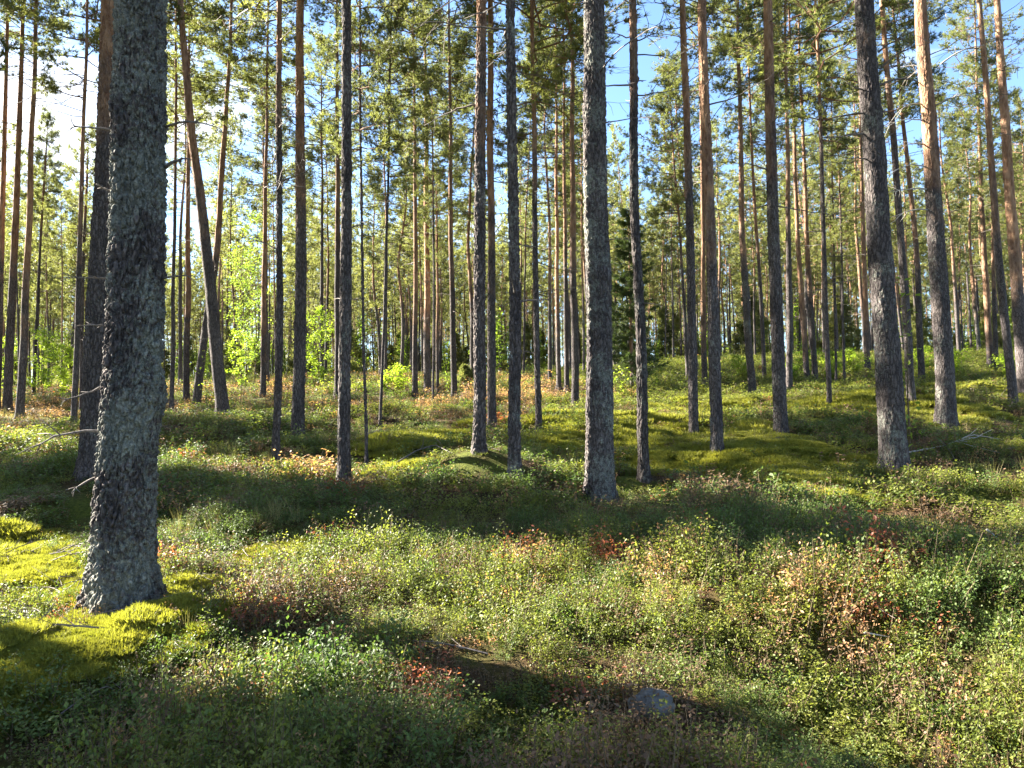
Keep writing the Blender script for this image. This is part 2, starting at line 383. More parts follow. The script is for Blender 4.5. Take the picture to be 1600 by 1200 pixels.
def trunk_path_mesh(name, path, r0, sides, dz, H, seed, rough=0.0, detail=0.0, flare=.35, taper=.048):
    """trunk along a bent path [(z, x, y)...] with root flare, uneven girth and, close to the camera, modelled bark plates"""
    zs = []
    z = -.25
    while z < H:
        zs.append(z); z += dz if z < 7.5 else max(dz, .45)
    zs.append(H); zs = np.array(zs)
    pz, px, py = np.array(path).T
    def follow(p):
        out = sum(np.interp(zs + o, pz, p) for o in (-.6, -.3, 0, .3, .6)) / 5
        sl = (p[-1] - p[-2]) / (pz[-1] - pz[-2])
        return np.where(zs > pz[-1], p[-1] + sl * (zs - pz[-1]), out) if len(pz) > 1 else out
    cx = follow(px) + .022 * vnoise(zs * .5, zs * 0 + seed) * np.clip(zs, 0, 1); cy = follow(py) + .022 * vnoise(zs * .5, zs * 0 + seed + 50) * np.clip(zs, 0, 1)
    rad = r0 * np.clip(1 - taper * np.clip(zs, 0, None), .1, 1) * np.clip((H - zs) / 2.0, .12, 1)
    an = np.arange(sides) * 2 * np.pi / sides
    A, Z = np.meshgrid(an, zs)
    fl = np.exp(-np.clip(Z, 0, None) / (.75 * r0 + .06)) * flare
    R = rad[:, None] * (1 + fl * (.85 + .35 * np.sin(A * 3 + seed) + .2 * np.sin(A * 5 + seed * 2)))
    x, y = np.cos(A), np.sin(A)
    R = R * (1 + .05 * vnoise(x * 1.5 + seed, y * 1.5, Z * .9, s=seed))
    for kz in np.random.default_rng(seed).uniform(1, 9, 9): R = R * (1 + .06 * np.exp(-((Z - kz) / (.6 * r0 + .02)) ** 2) * (.5 + .5 * np.cos(A - kz * 9)))
    if rough: R = R + rough * fbm(x * r0 * 22 + seed, y * r0 * 22, Z * 7, s=seed, octv=3) * .5
    if detail:
        fade = np.clip((9 - Z) / 4, .25, 1)
        w = fbm(x * r0 * 14, y * r0 * 14, Z * 5, s=seed + 5, octv=2)
        q = np.stack([x * r0 * 27 + .5 * w, y * r0 * 27 + .3 * w, Z * 12.0 + .8 * w], -1).reshape(-1, 3)
        e = worley_edge(q, seed).reshape(Z.shape)
        flk = fbm(x * r0 * 55, y * r0 * 55, Z * 40, s=seed + 8, octv=3)
        R = R + fade * detail * (np.clip(e / .30, 0, 1) - .75) + detail * .45 * flk
    V = np.stack([cx[:, None] + R * x, cy[:, None] + R * y, Z], -1)
    n = len(zs)
    i = np.arange(n - 1)[:, None] * sides; j = np.arange(sides)[None]
    j2 = (j + 1) % sides
    fa = np.stack([i + j, i + j2, i + sides + j2, i + sides + j], -1).reshape(-1, 4)
    me = bpy.data.meshes.new(name)
    me.from_pydata(V.reshape(-1, 3).tolist(), [], fa.tolist() + [tuple(range((n - 1) * sides, n * sides))])
    me.materials.append(BARK)
    me.polygons.foreach_set('use_smooth', np.ones(len(fa) + 1, dtype=bool)); me.update()
    return me, (lambda h: (np.interp(h, zs, cx), np.interp(h, zs, cy), np.interp(h, zs, rad)))

# ------------------------------------------------------------------ the floor
MOSS = [(20, 860, .55), (70, 900, .5), (110, 940, .45), (-60, 900, .7), (-20, 970, .5), (190, 965, .35), (310, 940, .32), (270, 985, .3), (60, 1010, .35), (150, 1000, .40), (20, 1060, .3),
        (390, 885, .28), (460, 870, .25), (700, 690, .9), (960, 700, 1.0), (1050, 740, .8), (1130, 735, .9), (1000, 660, 1.4), (1240, 725, .9), (1330, 735, .6),
        (1150, 690, 1.2), (880, 700, .7), (620, 700, .7), (640, 730, .5), (1100, 650, 1.6), (900, 655, 1.2), (1400, 640, 1.8), (1520, 620, 2.0), (1250, 640, 1.6), (1280, 770, .5)]
MOSS_W = [(*hit(px, py)[:2], r) for px, py, r in MOSS]
def moss_mask(x, y):
    m = np.zeros_like(np.asarray(x, float))
    w = .35 * fbm(np.asarray(x) / .45, np.asarray(y) / .45, s=77, octv=3)
    for mx, my, r in MOSS_W:
        d = np.hypot(x - mx, (y - my) * .8) / r
        m = np.maximum(m, np.clip((1.15 - d + w * .7) * 2.2, 0, 1))
    return m

hx, hy, _ = hit(95, 868); MOUNDS.append((hx, hy, .16, -.10))
def gzm(x, y):
    return gz(x, y) + moss_mask(x, y) * (.07 * np.abs(vnoise(x / .30, y / .30, s=51)) + .03 * vnoise(x / .13, y / .13, s=52))
def build_floor():
    ys = np.concatenate([[-400, -200, -100], np.arange(-40, 1, 3), np.arange(1, 7, .06), np.arange(7, 25, .1), np.arange(25, 62, .45), np.arange(62, 130, 4), [150, 200, 300, 450]])
    xh = np.concatenate([np.arange(0, 4.6, .06), np.arange(4.6, 15, .12), np.arange(15, 45, .55), np.arange(45, 110, 5), [140, 200, 300, 450]])
    xs = np.concatenate([-xh[:0:-1], xh])
    X, Y = np.meshgrid(xs, ys); Z = gzm(X, Y)
    nx = len(xs); i = np.arange(len(ys) - 1)[:, None] * nx; j = np.arange(nx - 1)[None]
    fa = np.stack([i + j, i + j + 1, i + nx + j + 1, i + nx + j], -1).reshape(-1, 4)
    me = bpy.data.meshes.new('ground'); me.from_pydata(np.stack([X, Y, Z], -1).reshape(-1, 3).tolist(), [], fa.tolist())
    a = me.attributes.new('moss', 'FLOAT', 'POINT'); a.data.foreach_set('value', moss_mask(X, Y).ravel().astype(np.float32))
    me.materials.append(ground_material()); me.polygons.foreach_set('use_smooth', np.ones(len(fa), dtype=bool)); me.update()
    tag(link('ground', me), 'uneven mossy forest floor rising gently between the pines', 'ground', kind='structure')
build_floor()

# ------------------------------------------------------------------ pines that the photograph shows one by one
# (path in picture pixels from the foot upwards, trunk width in pixels near the foot, bark turns orange above this height, lichen, label)
PINES = [
 ('H', [(188, 960), (205, 700), (217, 400), (225, 0)], 88, 9.0, .17, 'thick grey pine trunk crusted all over with pale lichen, rising from yellow moss'),
 ('G', [(143, 743), (160, 400), (176, 0)], 39, 3.6, -.02, 'stout pine with red brown upper bark, half hidden behind the thick lichen trunk'),
 ('A', [(-6, 645), (2, 400), (13, 0)], 11, 3.5, -.1, 'slim pine whose foot is cut off by the picture edge'),
 ('B', [(11, 645), (22, 400), (38, 0)], 13, 4.0, -.1, 'dark straight pine just inside the left picture edge, the stouter of two'),
 ('C', [(30, 657), (44, 400), (57, 0)], 12, 2.6, -.1, 'reddish pine beside the dark pine at the left edge, standing nearer'),
 ('D', [(52, 622), (62, 400), (85, 0)], 5, 5, -.1, 'pencil thin dark pine in front of the yellow green saplings at far left'),
 ('E', [(115, 663), (123, 400), (137, 0)], 9, 4.5, -.05, 'slender dark pine directly to the left of the red brown stout pine'),
 ('F', [(126, 648), (131, 400), (145, 0)], 6, 5.5, -.05, 'very thin pine squeezed between a slender pine and the red brown stout pine'),
 ('I', [(268, 645), (272, 400), (276, 0)], 7, 6.5, -.1, 'thin dark pine immediately right of the thick lichen trunk'),
 ('J', [(291, 628), (294, 400), (296, 0)], 10, 2.5, -.1, 'brown lit pine between the thin dark pine and the crooked leaning pine'),
 ('K', [(350, 655), (338, 545), (326, 420), (312, 310), (299, 200), (280, 0)], 20, 5.0, -.08, 'crooked dark pine leaning over to the left, crossing another leaning stem'),
 ('L', [(306, 640), (323, 500), (338, 400), (352, 200), (363, 0)], 13, 4.5, -.1, 'dark stem leaning to the right that crosses behind the crooked pine'),
 ('M', [(411, 620), (414, 400), (418, 0)], 9, 1.5, -.15, 'orange barked far pine against the pale green birch foliage'),
 ('N', [(430, 718), (435, 560), (437, 400), (437, 0)], 12, 5.0, .0, 'slim dark pine with narrow stem standing left of the reddish stout pine'),
 ('O', [(465, 687), (470, 400), (469, 0)], 20, 4.0, -.05, 'straight reddish pine in front of the bright yellow green birch sapling'),
 ('P', [(527, 625), (528, 400), (526, 0)], 11, 5.0, -.1, 'far pine standing close behind the dark trunk with pale lit edge'),
 ('Q', [(537, 756), (542, 400), (543, 0)], 20, 7.5, .04, 'dark pine with thin pale sunlit edge and grey flaking foot'),
 ('R', [(573, 728), (569, 580), (565, 350), (563, 0)], 5, 9, -.1, 'wispy dead looking thin pine stem right of the pale edged dark pine'),
 ('S', [(593, 665), (600, 520), (606, 300), (612, 0)], 5, 9, -.1, 'wispy stem leaning slightly right in the middle gap'),
 ('K2', [(648, 620), (650, 400), (646, 0)], 9, 2.0, -.1, 'reddish far pine, the first of the tight row in the middle gap'),
 ('K3', [(668, 612), (667, 400), (664, 0)], 12, 2.0, -.1, 'thickest far pine of the tight row in the middle gap'),
 ('K4', [(677, 633), (677, 400), (674, 0)], 4, 6, -.1, 'stick thin pine touching the thickest pine of the middle row'),
 ('K5', [(684, 615), (683, 400), (682, 0)], 5, 1.5, -.1, 'thin brown pine closing the tight row in the middle gap'),
 ('T', [(710, 622), (705, 400), (702, 0)], 10, 4.0, -.1, 'lone dark pine left of the close standing pair'),
 ('U', [(748, 706), (750, 400), (754, 0)], 20, 3.8, .0, 'thicker pine of the close standing pair, grey below and red brown above'),
 ('U2', [(769, 670), (768, 400), (766, 0)], 14, 3.0, -.05, 'slimmer pine of the close standing pair, standing behind its neighbour'),
 ('V', [(805, 745), (802, 400), (795, 0)], 19, 7.5, .05, 'dark grey pine on the hummock just right of the close pair'),
 ('W', [(842, 675), (838, 400), (832, 0)], 10, 4.5, -.1, 'slim brown pine between the hummock pine and the thick central trunk'),
 ('X3', [(873, 608), (870, 400), (868, 0)], 8, 2.0, .03, 'pale far pine left of the two brown pines beside the thick central trunk'),
 ('X2', [(886, 612), (883, 400), (880, 0)], 8, 4.0, -.1, 'thinner of two brown pines close left of the thick central trunk'),
 ('X', [(899, 640), (896, 400), (893, 0)], 12, 3.5, -.1, 'nearer of two brown pines close left of the thick central trunk'),
 ('Y', [(938, 788), (934, 400), (927, 0)], 44, 9, .10, 'thick grey central pine trunk with lichen spots, nearest of the middle trunks'),
 ('Z', [(1007, 751), (997, 480), (994, 400), (988, 0)], 17, 4.8, .04, 'slim pine with pale sunlit left side in front of the dark spruce'),
 ('AA', [(1084, 688), (1078, 400), (1068, 0)], 15, 4.2, -.05, 'dark pine with red brown top beside the large sunlit orange pine'),
 ('AB', [(1121, 714), (1112, 400), (1097, 0)], 19, 2.6, .02, 'large pine with sunlit left side, grey flaky foot and orange stem above'),
 ('AB2', [(1101, 608), (1099, 400), (1092, 0)], 9, 1.2, -.1, 'orange lit far pine peeping out behind the large orange pine'),
 ('AC', [(1176, 620), (1161, 400), (1152, 0)], 12, 4.2, .02, 'bent far pine with pale sunlit side, alone right of the large orange pine'),
 ('AD', [(1221, 688), (1210, 400), (1200, 0)], 21, 4.5, -.02, 'tall brown grey pine standing behind a sunny shrub patch, left of a slim pair'),
 ('AE', [(1233, 613), (1232, 400), (1227, 0)], 10, 5, -.05, 'dark far pine almost touching the tall brown grey pine'),
 ('AF', [(1262, 600), (1248, 400), (1232, 0)], 9, 1.0, -.1, 'bright orange lit pine, the left one of a leaning slim pair'),
 ('AF2', [(1274, 598), (1262, 400), (1246, 0)], 9, 3.0, -.05, 'darker brown pine, the right one of a leaning slim pair'),
 ('AG', [(1296, 641), (1288, 400), (1275, 0)], 8, 6, -.1, 'slender dark stem standing alone before the yellow thicket'),
 ('TA', [(1306, 602), (1303, 400), (1296, 0)], 4, 6, -.1, 'needle thin stem just right of the slender dark stem'),
 ('TB', [(1320, 602), (1315, 400), (1306, 0)], 4, 6, -.1, 'needle thin stem in the yellow thicket, second right of the slender dark stem'),
 ('AH', [(1356, 583), (1350, 400), (1340, 0)], 9, .8, -.1, 'orange lit far pine rising from the yellow thicket beside the stout dark pine'),
 ('AI', [(1400, 743), (1388, 560), (1375, 400), (1352, 0)], 40, 6.3, .03, 'stout dark pine with flaking grey foot and sunlit reddish top'),
 ('AJ', [(1426, 636), (1408, 400), (1378, 0)], 13, 6, -.05, 'shaded pine half hidden behind the stout dark pine'),
 ('AK', [(1441, 596), (1432, 400), (1394, 0)], 10, 4, -.05, 'far brown pine between the stout dark pine and the sunlit forked branch pine'),
 ('AL', [(1480, 671), (1463, 400), (1438, 0)], 29, 4.2, .02, 'pine with broad glowing orange lit stem and pale curved dead branches'),
 ('AM', [(1585, 638), (1560, 400), (1530, 0)], 13, 4.0, -.02, 'slim leaning pine left of the stouter pine at the right picture edge'),
 ('AN', [(1603, 622), (1585, 400), (1557, 0)], 20, 2.5, -.1, 'stout reddish pine leaning in at the right picture edge'),
 ('AO', [(1548, 573), (1537, 400), (1522, 0)], 10, .5, -.1, 'sunlit orange far pine on the crest right of the glowing orange pine'),
]
NEAR = []            # every pine: (x, y)
HTS = {}
def dead_branch(parent, p0, p1, r, seed, bend=.1, n_tw=3, m=TWIG):
    rr = np.random.default_rng(seed); mb = MB()
    p0 = np.array(p0, float); p1 = np.array(p1, float); L = np.linalg.norm(p1 - p0)
    t = np.linspace(0, 1, 9)
    up = np.array([0, 0, 1.]) * bend * L
    pts = p0 + (p1 - p0) * t[:, None] + (4 * t * (1 - t))[:, None] * up + rr.normal(0, .018 * L, (9, 3)) * t[:, None]
    mb.tube(pts, r * (1 - .75 * t), 6, 0)
    for k in range(n_tw):
        a = rr.uniform(.35, .95); q, d = along(pts, np.array([a])); dd = unit(d[0] + rr.normal(0, .6, 3)); l = L * rr.uniform(.12, .35)
        mb.tube(np.stack([q[0], q[0] + dd * l * .5 + rr.normal(0, .02 * l, 3), q[0] + dd * l + rr.normal(0, .08 * l, 3)]), [r * .4, r * .3, r * .15], 4, 0)
    return link('dead_branch', mb.mesh('dead_branch', [m], True), parent)

EXPL = {  # dead branches seen on single trunks: from, to (pixels), bend
 'H': [((190, 207), (108, 199), .05), ((255, 200), (356, 209), .12), ((180, 437), (104, 436), .04), ((250, 437), (302, 432), .05), ((180, 510), (122, 509), .03), ((172, 598), (96, 624), -.05), ((166, 676), (30, 712), .12),
       ((168, 745), (112, 768), .1), ((258, 262), (300, 250), .1), ((186, 300), (150, 288), -.1)],
 'AL': [((1442, 163), (1386, 198), .18), ((1445, 190), (1380, 203), .12), ((1450, 262), (1383, 281), .15), ((1452, 296), (1384, 302), .05), ((1455, 330), (1388, 352), .15), ((1446, 226), (1404, 232), .1), ((1470, 100), (1540, 70), .1), ((1462, 165), (1520, 150), .1)],
 'AI': [((1372, 135), (1440, 130), .15), ((1352, 140), (1322, 127), -.1), ((1355, 178), (1305, 184), .05), ((1358, 210), (1298, 218), .05), ((1372, 82), (1412, 60), .1), ((1360, 250), (1320, 249), .05), ((1375, 108), (1430, 72), .1)],
 'G': [((168, 150), (152, 148), .5), ((190, 124), (158, 150), .3)],
}
def crown_on(parent, fx, H, hc_scale, s, k, meshes=CROWNS):
    hb = H - 9.0 * hc_scale
    x0, y0, _ = fx(hb); x1, y1, _ = fx(H - .3)
    d = Vector((x1 - x0, y1 - y0, H - .3 - hb)).normalized()
    o = link('crown', meshes[k % len(meshes)], parent, (x0, y0, hb))
    o.rotation_mode = 'QUATERNION'
    o.rotation_quaternion = Vector((0, 0, 1)).rotation_difference(d) @ Quaternion((0, 0, 1), k * 1.7)
    o.scale = (s, s, hc_scale)
    return o

for n_, (key, path, wpx, ofrom, lich, label) in enumerate(PINES):
    B = hit(*path[0])
    Y = B[1]
    if key == 'AN' : Y = B[1]
    w = wpx * Y / F
    pts = [(0, 0, 0)]
    for px, py in path[1:]:
        q = at_depth(px, py, Y + .0) - B
        pts.append((q[2], q[0], 0.0))
    if Y > 14: pts = pts
    r0 = w / 2
    H = float(np.clip(10 + 45 * w, 11, 19)) + random.uniform(-1, 1)
    if wpx <= 6: H = random.uniform(9, 12)
    HTS[key] = H
    near = Y < 9.5; mid = Y < 16
    root = link('pine_tree', None, None, B)
    tag(root, label, 'pine tree', 'pines of the stand')
    sides, dz = (260, .009) if key == 'H' else (150, .016) if near else (80, .03) if mid else (28, .12)
    me, fx = trunk_path_mesh('pine_trunk', pts, r0, sides, dz, H, n_ * 13 + 5, rough=.012 if mid else .02 * r0 * 4, detail=(.024 if key == 'H' else .015 if near else .011 if mid else 0), flare=.60 if key == 'H' else .45)
    tr = link('trunk', me, root); tr['orange_from'] = float(ofrom); tr['lichen'] = float(lich)
    cs = random.uniform(.82, 1.02) if H > 13 else random.uniform(.45, .6)
    crown_on(root, fx, H, cs, random.uniform(.95, 1.2) if H > 13 else .5, n_)
    NEAR.append((B[0], B[1]))
    for k, (a, b, bend) in enumerate(EXPL.get(key, [])):
        pa = at_depth(*a, Y) - B; pb = at_depth(*b, Y - random.uniform(.05, .25)) - B
        dead_branch(root, pa, pb, (.012 if key in 'H' else .018) * random.uniform(.7, 1.1), n_ * 40 + k, bend, 3, WOOD if key == 'AL' else TWIG)
    if key not in EXPL and wpx > 6:
        for k in range(14 if mid else 8):
            h = random.uniform(1.8, H - 7) if random.random() < .5 else random.uniform(3.5, H - 6)
            a = random.uniform(0, 6.28); L = random.uniform(.12, 1.3) * (.5 if h < 3.5 else 1.0)
            x, y, rd = fx(h)
            p0 = np.array([x + math.cos(a) * rd * .8, y + math.sin(a) * rd * .8, h])
            dead_branch(root, p0, p0 + np.array([math.cos(a) * L, math.sin(a) * L, random.uniform(-.25, .3) * L]), random.uniform(.007, .014), n_ * 40 + k, random.uniform(-.1, .15), random.randint(1, 4))

# ------------------------------------------------------------------ pines of the wood behind
TRUNKS = []
for k in range(6):
    rr = random.Random(k)
    pth = [(0, 0, 0), (4, rr.uniform(-.1, .1), rr.uniform(-.1, .1)), (8, rr.uniform(-.3, .3), rr.uniform(-.3, .3)), (12, rr.uniform(-.2, .2), rr.uniform(-.2, .2)), (17, 0, 0)]
    TRUNKS.append(trunk_path_mesh('wood_pine_trunk', pth, .1, 12, .4, 17, 300 + k, rough=0, flare=.25)[0])

def wood_pine(x, y, r, H, k, far, label, group):
    z = float(gz(x, y))
    root = link('pine_tree', None, None, (x, y, z))
    tag(root, label, 'pine tree', group)
    root.rotation_euler = (random.gauss(0, .015), random.gauss(-.006, .022), 0)
    t = link('trunk', TRUNKS[k % 6], root); t.rotation_euler.z = random.uniform(0, 6.28)
    t.scale = (r / .1, r / .1, H / 17); t['orange_from'] = random.uniform(2.5, 9.0); t['lichen'] = random.uniform(-.12, .08)
    hc = random.uniform(.8, 1.15 if y < 45 else 1.35) * H / 17
    c = link('crown', (CROWNS_FAR if far else CROWNS)[k % (4 if far else 7)], root, (0, 0, H - 9 * hc + .05))
    c.rotation_euler.z = random.uniform(0, 6.28); s = random.uniform(.85, 1.2) * (.6 + .4 * min(1, r / .1)); c.scale = (s, s, hc)
    return root

spots = []
allp = list(NEAR)
def try_spot(x, y, dmin):
    for q in allp:
        if (q[0] - x) ** 2 + (q[1] - y) ** 2 < dmin * dmin: return False
    allp.append((x, y)); return True
tries = 0
while len(spots) < 390 and tries < 20000:
    tries += 1
    y = 25 + 80 * random.random() ** .75; x = random.uniform(-1, 1) * (y * .74 + 2)
    if y < 36 and random.random() < .42: continue
    c = y + .445 * x
    if ((44 < c < 58 and x < 20) or (23 < c < 31 and x < 8)) and random.random() < .82: continue
    if try_spot(x, y, 2.3 if y > 40 else 3.0): spots.append((x, y))
spots.sort(key=lambda p: p[1])
N_ONE = 300 - len(PINES)
LAND = [('the picture edge', -50), ('the thick lichen trunk', 215), ('the crooked leaning pine', 325), ('the straight reddish pine', 468), ('the pale edged pine', 541), ('the close pair', 757),
        ('the hummock pine', 803), ('the thick central trunk', 935), ('the slim pine before the spruce', 998), ('the large orange pine', 1113), ('the brown grey pine', 1212), ('the stout dark pine', 1380), ('the glowing orange pine', 1467), ('the other edge', 1650)]
ORD = ['first', 'second', 'third', 'fourth', 'fifth', 'sixth', 'seventh', 'eighth', 'ninth', 'tenth', 'eleventh', 'twelfth', 'thirteenth', 'fourteenth', 'fifteenth', 'sixteenth', 'seventeenth', 'eighteenth', 'nineteenth', 'twentieth']
one = []
for (x, y) in spots[:N_ONE]:
    px, py = proj((x, y, float(gz(x, y)) + 3))
    gap = max(i for i, (_, lx) in enumerate(LAND) if lx <= max(px, -50)); gap = min(gap, len(LAND) - 2)
    band = 'nearer' if y < 42 else 'distant' if y < 58 else 'farthest'
    one.append((gap, band, px, x, y))
one.sort(key=lambda t: (t[0], t[1], t[2]))
cnt = {}
for k, (gap, band, px, x, y) in enumerate(one):
    c = cnt.get((gap, band), 0); cnt[(gap, band)] = c + 1
    a, b = LAND[gap][0], LAND[gap + 1][0]
    lab = f'{ORD[min(c, 19)]} {band} wood pine from left, between {a.replace("the ", "", 1)} and {b.replace("the ", "", 1)}'
    wood_pine(x, y, random.uniform(.055, .13), random.uniform(12.5, 19), k * 5 + 1, y > 44, lab, 'pines of the wood behind')

# pines out to the side of the picture, whose crowns shade the floor
SHADE = [(-23.0, 17.4, .75), (-17.2, 14.7, .75), (-20.5, 16.0, .7), (-14.6, 13.3, .7), (-26.5, 18.8, .7), (-18.6, 15.9, .5), (-14.4, 18.8, .7),  (-13.2, 8.7, .6), (-28.0, 19.0, .7), (-30.5, 19.9, .7), (-19.0, 10.2, .65), (-17.0, 9.75, .6), (-21.6, 10.6, .7), (-18.2, 8.4, .8), (-22.5, 9.6, .8), (-25.0, 22.2, .7), (-28.0, 23.4, .7),
         (-13.6, 8.2, .7), (-10.2, 7.2, .7), (-12.0, 6.4, .9), (-16.2, 8.5, .75), (-15.0, 5.4, .8), (-19.9, 10.2, .8), (-12.0, 8.2, .55), (-14.3, 7.0, .8), (-8.0, 5.9, .6), (-9.5, 4.5, .8)]
N_DENSE = len(SHADE)
DENSE = [crown_mesh('dense_pine_crown', 400 + k, n_live=70, K=12, ln=.17, wd=.036, twigs=11, per=7, spread=1.9, shape=.3, n_dead=8) for k in range(2)]
for (x, y, s_) in SHADE: allp.append((x, y))
tries = 0
while len(SHADE) < 62 and tries < 9000:
    tries += 1
    y = random.uniform(-2, 46); x = -(y * .78 + 3.0) - random.uniform(0, 28)
    c = y + .445 * x
    if c < 9.4 and c > .2: continue
    if not (17 < c < 19.5 or 33 < c < 36 or c < .2) and random.random() < .9: continue
    if try_spot(x, y, 2.9): SHADE.append((x, y, random.uniform(.8, 1.0)))
tries = 0; n_side = len(SHADE)
while len(SHADE) < n_side + 70 and tries < 9000:                       # the wood goes on behind the viewer and to the right
    tries += 1
    y = random.uniform(-24, 40); x = random.uniform(-22, 44)
    if (x < 0 and y > -2.5) or (y > -2.5 and x < y * .78 + 3.0) or math.hypot(x, y) < 2.6 or (x < 0 and y + .445 * x > -1.5): continue
    if try_spot(x, y, 2.8): SHADE.append((x, y, random.uniform(.8, 1.05)))
# ------------------------------------------------------------------ scattering (uncountable cover only)
def scatter(name, meshes, P, rot, scl, idx, label, cat):
    src = bpy.data.collections.new(name + '_source')
    for i, me in enumerate(meshes):
        o = bpy.data.objects.new(f'{name}_source_{i:02d}', me); o['orange_from'] = 3.0 + 1.7 * (i % 4); o['lichen'] = -.1; src.objects.link(o)
    me = bpy.data.meshes.new(name); me.from_pydata(np.asarray(P).tolist(), [], [])
    a = me.attributes.new('rot', 'FLOAT_VECTOR', 'POINT'); a.data.foreach_set('vector', np.asarray(rot, np.float32).ravel())
    a = me.attributes.new('scl', 'FLOAT_VECTOR', 'POINT'); a.data.foreach_set('vector', np.asarray(scl, np.float32).ravel())
    a = me.attributes.new('idx', 'INT', 'POINT'); a.data.foreach_set('value', np.asarray(idx, np.int32))
    o = link(name, me); tag(o, label, cat, kind='stuff')
    g = bpy.data.node_groups.new(name, 'GeometryNodeTree')
    g.interface.new_socket('Geometry', in_out='INPUT', socket_type='NodeSocketGeometry'); g.interface.new_socket('Geometry', in_out='OUTPUT', socket_type='NodeSocketGeometry')
    n, l = g.nodes, g.links
    gi = n.new('NodeGroupInput'); go = n.new('NodeGroupOutput'); ip = n.new('GeometryNodeInstanceOnPoints'); ci = n.new('GeometryNodeCollectionInfo')
    ci.inputs['Collection'].default_value = src; ci.inputs['Separate Children'].default_value = True; ci.inputs['Reset Children'].default_value = True
    def attr(nm, t):
        q = n.new('GeometryNodeInputNamedAttribute'); q.data_type = t; q.inputs['Name'].default_value = nm; return q.outputs[0]
    l.new(gi.outputs[0], ip.inputs['Points']); l.new(ci.outputs[0], ip.inputs['Instance']); ip.inputs['Pick Instance'].default_value = True
    l.new(attr('idx', 'INT'), ip.inputs['Instance Index'])
    er = n.new('FunctionNodeEulerToRotation'); l.new(attr('rot', 'FLOAT_VECTOR'), er.inputs[0]); l.new(er.outputs[0], ip.inputs['Rotation'])
    l.new(attr('scl', 'FLOAT_VECTOR'), ip.inputs['Scale']); l.new(ip.outputs[0], go.inputs[0])
    o.modifiers.new('scatter', 'NODES').node_group = g
    return o

# the wood goes on outside the picture; its crowns shade the floor
WP = np.array([q[:2] for q in SHADE]); ns = len(WP)
def merged(a, b, off):
    me = bpy.data.meshes.new('far_pine'); mb = MB()
    for src_, dz, mo in ((a, 0, 0), (b, off, 1)):
        co = np.empty(len(src_.vertices) * 3); src_.vertices.foreach_get('co', co); co = co.reshape(-1, 3).copy(); co[:, 2] = co[:, 2] + dz
        mi = np.empty(len(src_.polygons), np.int32); src_.polygons.foreach_get('material_index', mi)
        fs = [tuple(p.vertices) for p in src_.polygons]
        n0 = mb.n; mb.v.append(co); mb.f.extend([tuple(i + n0 for i in q) for q in fs]); mb.m.extend((mi + mo).tolist()); mb.n += len(co)
    return mb.mesh('far_pine', [BARK] + list(b.materials))
w_idx = np.where(np.arange(ns) < N_DENSE, np.arange(ns) % 2, 2 + np.arange(ns) % 4)
w_s = np.array([q[2] for q in SHADE])[:, None] * np.array([[1., 1., 0]]) + np.array([[0, 0, 1.]]) * rng.uniform(.92, 1.1, (ns, 1))
scatter('wood_beside_view', [merged(TRUNKS[k], DENSE[k], 8.05) for k in range(2)] + [merged(TRUNKS[k], CROWNS[k], 8.05) for k in range(4)], np.column_stack([WP, gz(WP[:, 0], WP[:, 1])]),
        np.column_stack([np.zeros((ns, 2)), rng.uniform(0, 6.28, ns)]), w_s, w_idx, 'pine wood going on to both sides of the view, shading the forest floor', 'wood')

# the rest of the wood, beyond counting
rest = spots[N_ONE:]
ex = 0
while len(rest) < 900 and ex < 20000:
    ex += 1
    y = random.uniform(62, 165); x = random.uniform(-1, 1) * (y * .76)
    if try_spot(x, y, 1.7): rest.append((x, y))
LODT = []
for k in range(4):
    mb = MB(); r_ = np.random.default_rng(k)
    t = np.linspace(0, 1, 8); p = np.stack([.15 * np.sin(t * 3 + k), .1 * np.cos(t * 4 + k), t * 17 - .3], 1)
    mb.tube(p, .1 * (1 - .8 * t) + .01, 7, 0); LODT.append(mb.mesh('far_trunk', [BARK], True))
far_pines = [merged(LODT[k], CROWNS_FAR[k], 8.2) for k in range(4)]
rp = np.array(rest); nr = len(rp)
scatter('far_wood', far_pines, np.column_stack([rp, gz(rp[:, 0], rp[:, 1])]), np.column_stack([rng.normal(0, .01, nr), rng.normal(0, .012, nr), rng.uniform(0, 6.28, nr)]),
        rng.uniform(.75, 1.1, (nr, 1)) * np.array([[1.0, 1.0, 1.0]]), rng.integers(0, 4, nr), 'dense far pine wood closing the view behind all the counted trees', 'wood')

# young growth under the far wood
def young_mesh(name, seed, m, leafy):
    r = np.random.default_rng(seed); mb = MB(); PP = []; DD = []
    for k in range(26):
        u = (k + r.random()) / 26; z = .15 + 2.6 * u; L = .75 * (1.08 - u) * r.uniform(.6, 1.2); az = r.uniform(0, 6.28)
        n = 16; tt = r.uniform(.1, 1, n); d = np.array([math.cos(az), math.sin(az), .1])
        PP.append(np.array([0, 0, z]) + d * (L * tt)[:, None] + r.normal(0, .1, (n, 3))); DD.append(unit(np.tile(d, (n, 1)) + r.normal(0, .4, (n, 3))))
    mb.tube(np.array([[0, 0, -.1], [0, 0, 1.4], [0, 0, 2.7]]), [.03, .02, .008], 5, 0)
    if leafy: mb.tris(leaves(r, np.concatenate(PP), .16, .10), 4, 1)
    else: mb.tris(blades(r, np.concatenate(PP), np.concatenate(DD), 7, .24, .045, .6), 3, 1)
    return mb.mesh(name, [TWIG, m])
